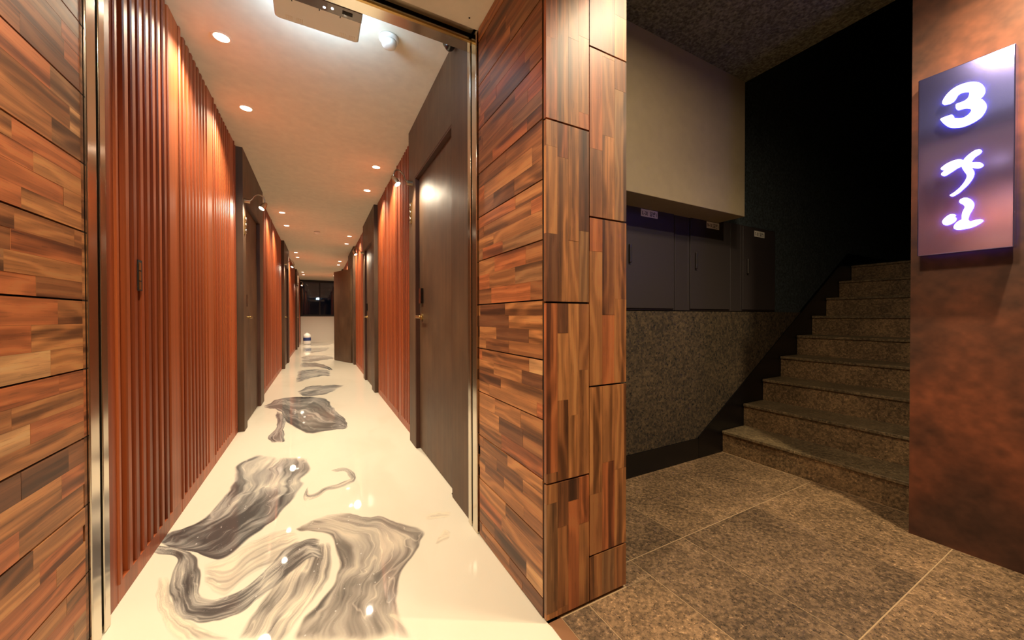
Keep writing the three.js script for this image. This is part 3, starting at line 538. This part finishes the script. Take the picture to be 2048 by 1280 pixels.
// ---- light box behind the head of the frame
{
  const g = group('emergency_light', 0.02, 2.30, 1.79); tag(g, 'cream emergency light box hanging from the ceiling behind the frame head', 'light box');
  const B = (nm, x0, x1, y0, y1, d0, d1, r, mat, par = g) => { const q = new RoundedBoxGeometry(x1 - x0, y1 - y0, d1 - d0, 2, r); q.translate((x0 + x1) / 2, (y0 + y1) / 2, -(d0 + d1) / 2); return mesh(nm, q, mat, par); };
  B('housing', -0.167, 0.167, 0, 0.02, -0.1, 0.095, 0.008, whitePlastic); B('rim', -0.160, 0.160, 0.004, 0.03, 0.088, 0.104, 0.006, whitePlastic);
  const bp = B('dark_cover', -0.1665, 0.1665, -0.006, 0.004, -0.1, -0.045, 0.002, new THREE.MeshPhysicalMaterial({ color: '#5a3a26', roughness: 0.2, clearcoat: 0.8 }));
  for (const x of [0.02, 0.05]) { const q = new THREE.CylinderGeometry(0.005, 0.005, 0.002, 12); q.translate(x, -0.0068, 0.06 + x * 0.3); mesh('indicator_lamp', q, new THREE.MeshStandardMaterial({ color: '#fff', emissive: '#dfeaff', emissiveIntensity: 6 }), bp); }
  B('socket', 0.088, 0.128, -0.0075, -0.005, -0.085, -0.065, 0.001, slotDark, bp);
  for (const x of [-0.12, -0.10, 0.0, 0.08]) B('vent_slit', x, x + 0.004, -0.001, 0.001, -0.046, -0.028, 0.0005, slotDark);
  for (const x0 of [-0.125, -0.085, 0.085, 0.125]) for (let k = 0; k < 4; k++) B('vent_slit', x0 + k * 0.007, x0 + k * 0.007 + 0.003, -0.001, 0.001, 0.06, 0.082, 0.0005, rimMat);
  const cold = new THREE.MeshStandardMaterial({ color: '#ffffff', emissive: new THREE.Color().setRGB(0.52, 0.77, 1), emissiveIntensity: 5, roughness: 0.5 });
  B('body', -0.150, 0.150, 0.02, 0.174, -0.085, 0.070, 0.006, whitePlastic);
  B('lit_panel', -0.135, -0.01, 0.035, 0.165, 0.0702, 0.078, 0.003, cold); B('lit_panel', 0.01, 0.135, 0.035, 0.165, 0.0702, 0.078, 0.003, cold);
  B('lit_panel', -0.158, -0.1502, 0.035, 0.165, -0.07, 0.06, 0.003, cold); B('lit_panel', 0.1502, 0.158, 0.035, 0.165, -0.07, 0.06, 0.003, cold);
  const C = new THREE.Color().setRGB(0.52, 0.77, 1);
  for (const [x, d, lx, ld, w] of [[0, 0.083, 0, 1, 0.27], [-0.162, 0, -1, 0, 0.13], [0.162, 0, 1, 0, 0.13]]) { const a = new THREE.RectAreaLight(C, ld ? BOX_NITS : BOX_NITS * 0.35, w, 0.13); a.position.set(x, 0.1, -d); a.name = 'panel_light'; g.add(a); g.updateMatrixWorld(true); a.lookAt(new THREE.Vector3(g.position.x + x + lx * 1, g.position.y + 0.1, g.position.z - d - ld)); }
}
// ---- smoke detector, dome camera, far detector
{
  const g = group('smoke_detector', cx(0.349, 2.02), CEIL, 2.02); tag(g, 'round white smoke detector on the ceiling beside the light box', 'smoke detector');
  mesh('base_plate', new THREE.LatheGeometry([[0, 0], [0.05, 0], [0.05, -0.012], [0.044, -0.018], [0, -0.018]].map((p) => new THREE.Vector2(...p)), 32), whitePlastic, g);
  mesh('sensor_head', new THREE.LatheGeometry([[0, -0.018], [0.036, -0.018], [0.039, -0.03], [0.034, -0.044], [0.02, -0.05], [0, -0.051]].map((p) => new THREE.Vector2(...p)), 32), whitePlastic, g);
  const c = group('dome_camera', 0.625, CEIL, 1.845); tag(c, 'small black dome camera in the ceiling corner by the right jamb', 'camera');
  mesh('camera_base', new THREE.LatheGeometry([[0, 0], [0.036, 0], [0.036, -0.05], [0.03, -0.06], [0, -0.06]].map((p) => new THREE.Vector2(...p)), 28), blackPlastic, c);
  const dm = new THREE.SphereGeometry(0.027, 24, 12, 0, Math.PI * 2, Math.PI / 2, Math.PI / 2); dm.translate(0, -0.058, 0); mesh('dome', dm, blackPlastic, c);
  const f = group('ceiling_detector', cx(0.0, 7.165), CEIL, 7.165); tag(f, 'small round detector on the ceiling far down the corridor', 'detector');
  mesh('detector_base', new THREE.LatheGeometry([[0, 0], [0.05, 0], [0.046, -0.02], [0.02, -0.04], [0, -0.04]].map((p) => new THREE.Vector2(...p)), 24), whitePlastic, f);
}
// ---- downlight of the entrance ceiling and the landing's ceiling lamp
{
  const g = group('entrance_downlight', -0.30, 2.30, 0.76); tag(g, 'round recessed downlight in the low entrance ceiling', 'downlight');
  mesh('trim_ring', ringGeo, rimMat, g); const l = mesh('lamp_disc', discGeo, glow, g); l.position.y = -0.0015;
  spot(g, ENTRY_CD, WARM, [0, -0.012, 0], [0, -1, 0], 1.25, 0.8, 1.4);
  const c = group('landing_ceiling_lamp', 1.3, 2.595, 0.46); tag(c, 'round ceiling lamp over the stair landing', 'ceiling lamp');
  mesh('lamp_base', new THREE.CylinderGeometry(0.11, 0.11, 0.02, 36).translate(0, -0.01, 0), whitePlastic, c);
  mesh('lamp_glass', new THREE.LatheGeometry([[0, -0.065], [0.05, -0.06], [0.09, -0.04], [0.1, -0.02], [0, -0.02]].map((p) => new THREE.Vector2(...p)), 36), glow, c);
  const pt = new THREE.RectAreaLight(new THREE.Color().setRGB(1, 0.8, 0.54), LAND_NITS, 0.18, 0.18); pt.position.set(0, -0.07, 0); pt.rotation.x = -Math.PI / 2; pt.name = 'lamp_light'; c.add(pt);
  const w = group('landing_downlight', 2.1, 2.595, 0.1); tag(w, 'round recessed downlight in the landing ceiling close to the sign wall', 'downlight');
  mesh('trim_ring', ringGeo, rimMat, w); const wl = mesh('lamp_disc', discGeo, glow, w); wl.position.y = -0.0015;
  spot(w, WALLWASH_CD, new THREE.Color().setRGB(1, 0.82, 0.54), [0, -0.012, 0], [0, -1, 0], 1.2, 0.9, 1.4);
}
// ---- jug at the corridor end, loose cable by the right door
{
  const g = group('plastic_jug', cx(-0.36, 15.5), FLR, 15.5); tag(g, 'white plastic jug with blue label on the floor at the corridor end', 'jug');
  mesh('jug_body', new THREE.LatheGeometry([[0, 0], [0.11, 0], [0.125, 0.015], [0.125, 0.3], [0.115, 0.34], [0.07, 0.39], [0.04, 0.4], [0, 0.4]].map((p) => new THREE.Vector2(...p)), 28), whitePlastic, g);
  mesh('jug_label', new THREE.CylinderGeometry(0.1262, 0.1262, 0.12, 28, 1, true).translate(0, 0.19, 0), new THREE.MeshStandardMaterial({ color: '#2c3f78', roughness: 0.5 }), g);
  mesh('jug_cap', new THREE.CylinderGeometry(0.035, 0.035, 0.03, 20).translate(0, 0.415, 0), whitePlastic, g);
  const c = group('cable_stub', 0.668, 0, 1.945); tag(c, 'short black cable end on the floor by the right door', 'cable');
  mesh('cable', tube([[0.012, 0.006, 0.01], [0.002, 0.012, 0.004], [0.0, 0.012, -0.006], [0.012, 0.008, -0.02]], 0.004, 16, 8), blackPlastic, c);
}

renderer.render(scene, camera);
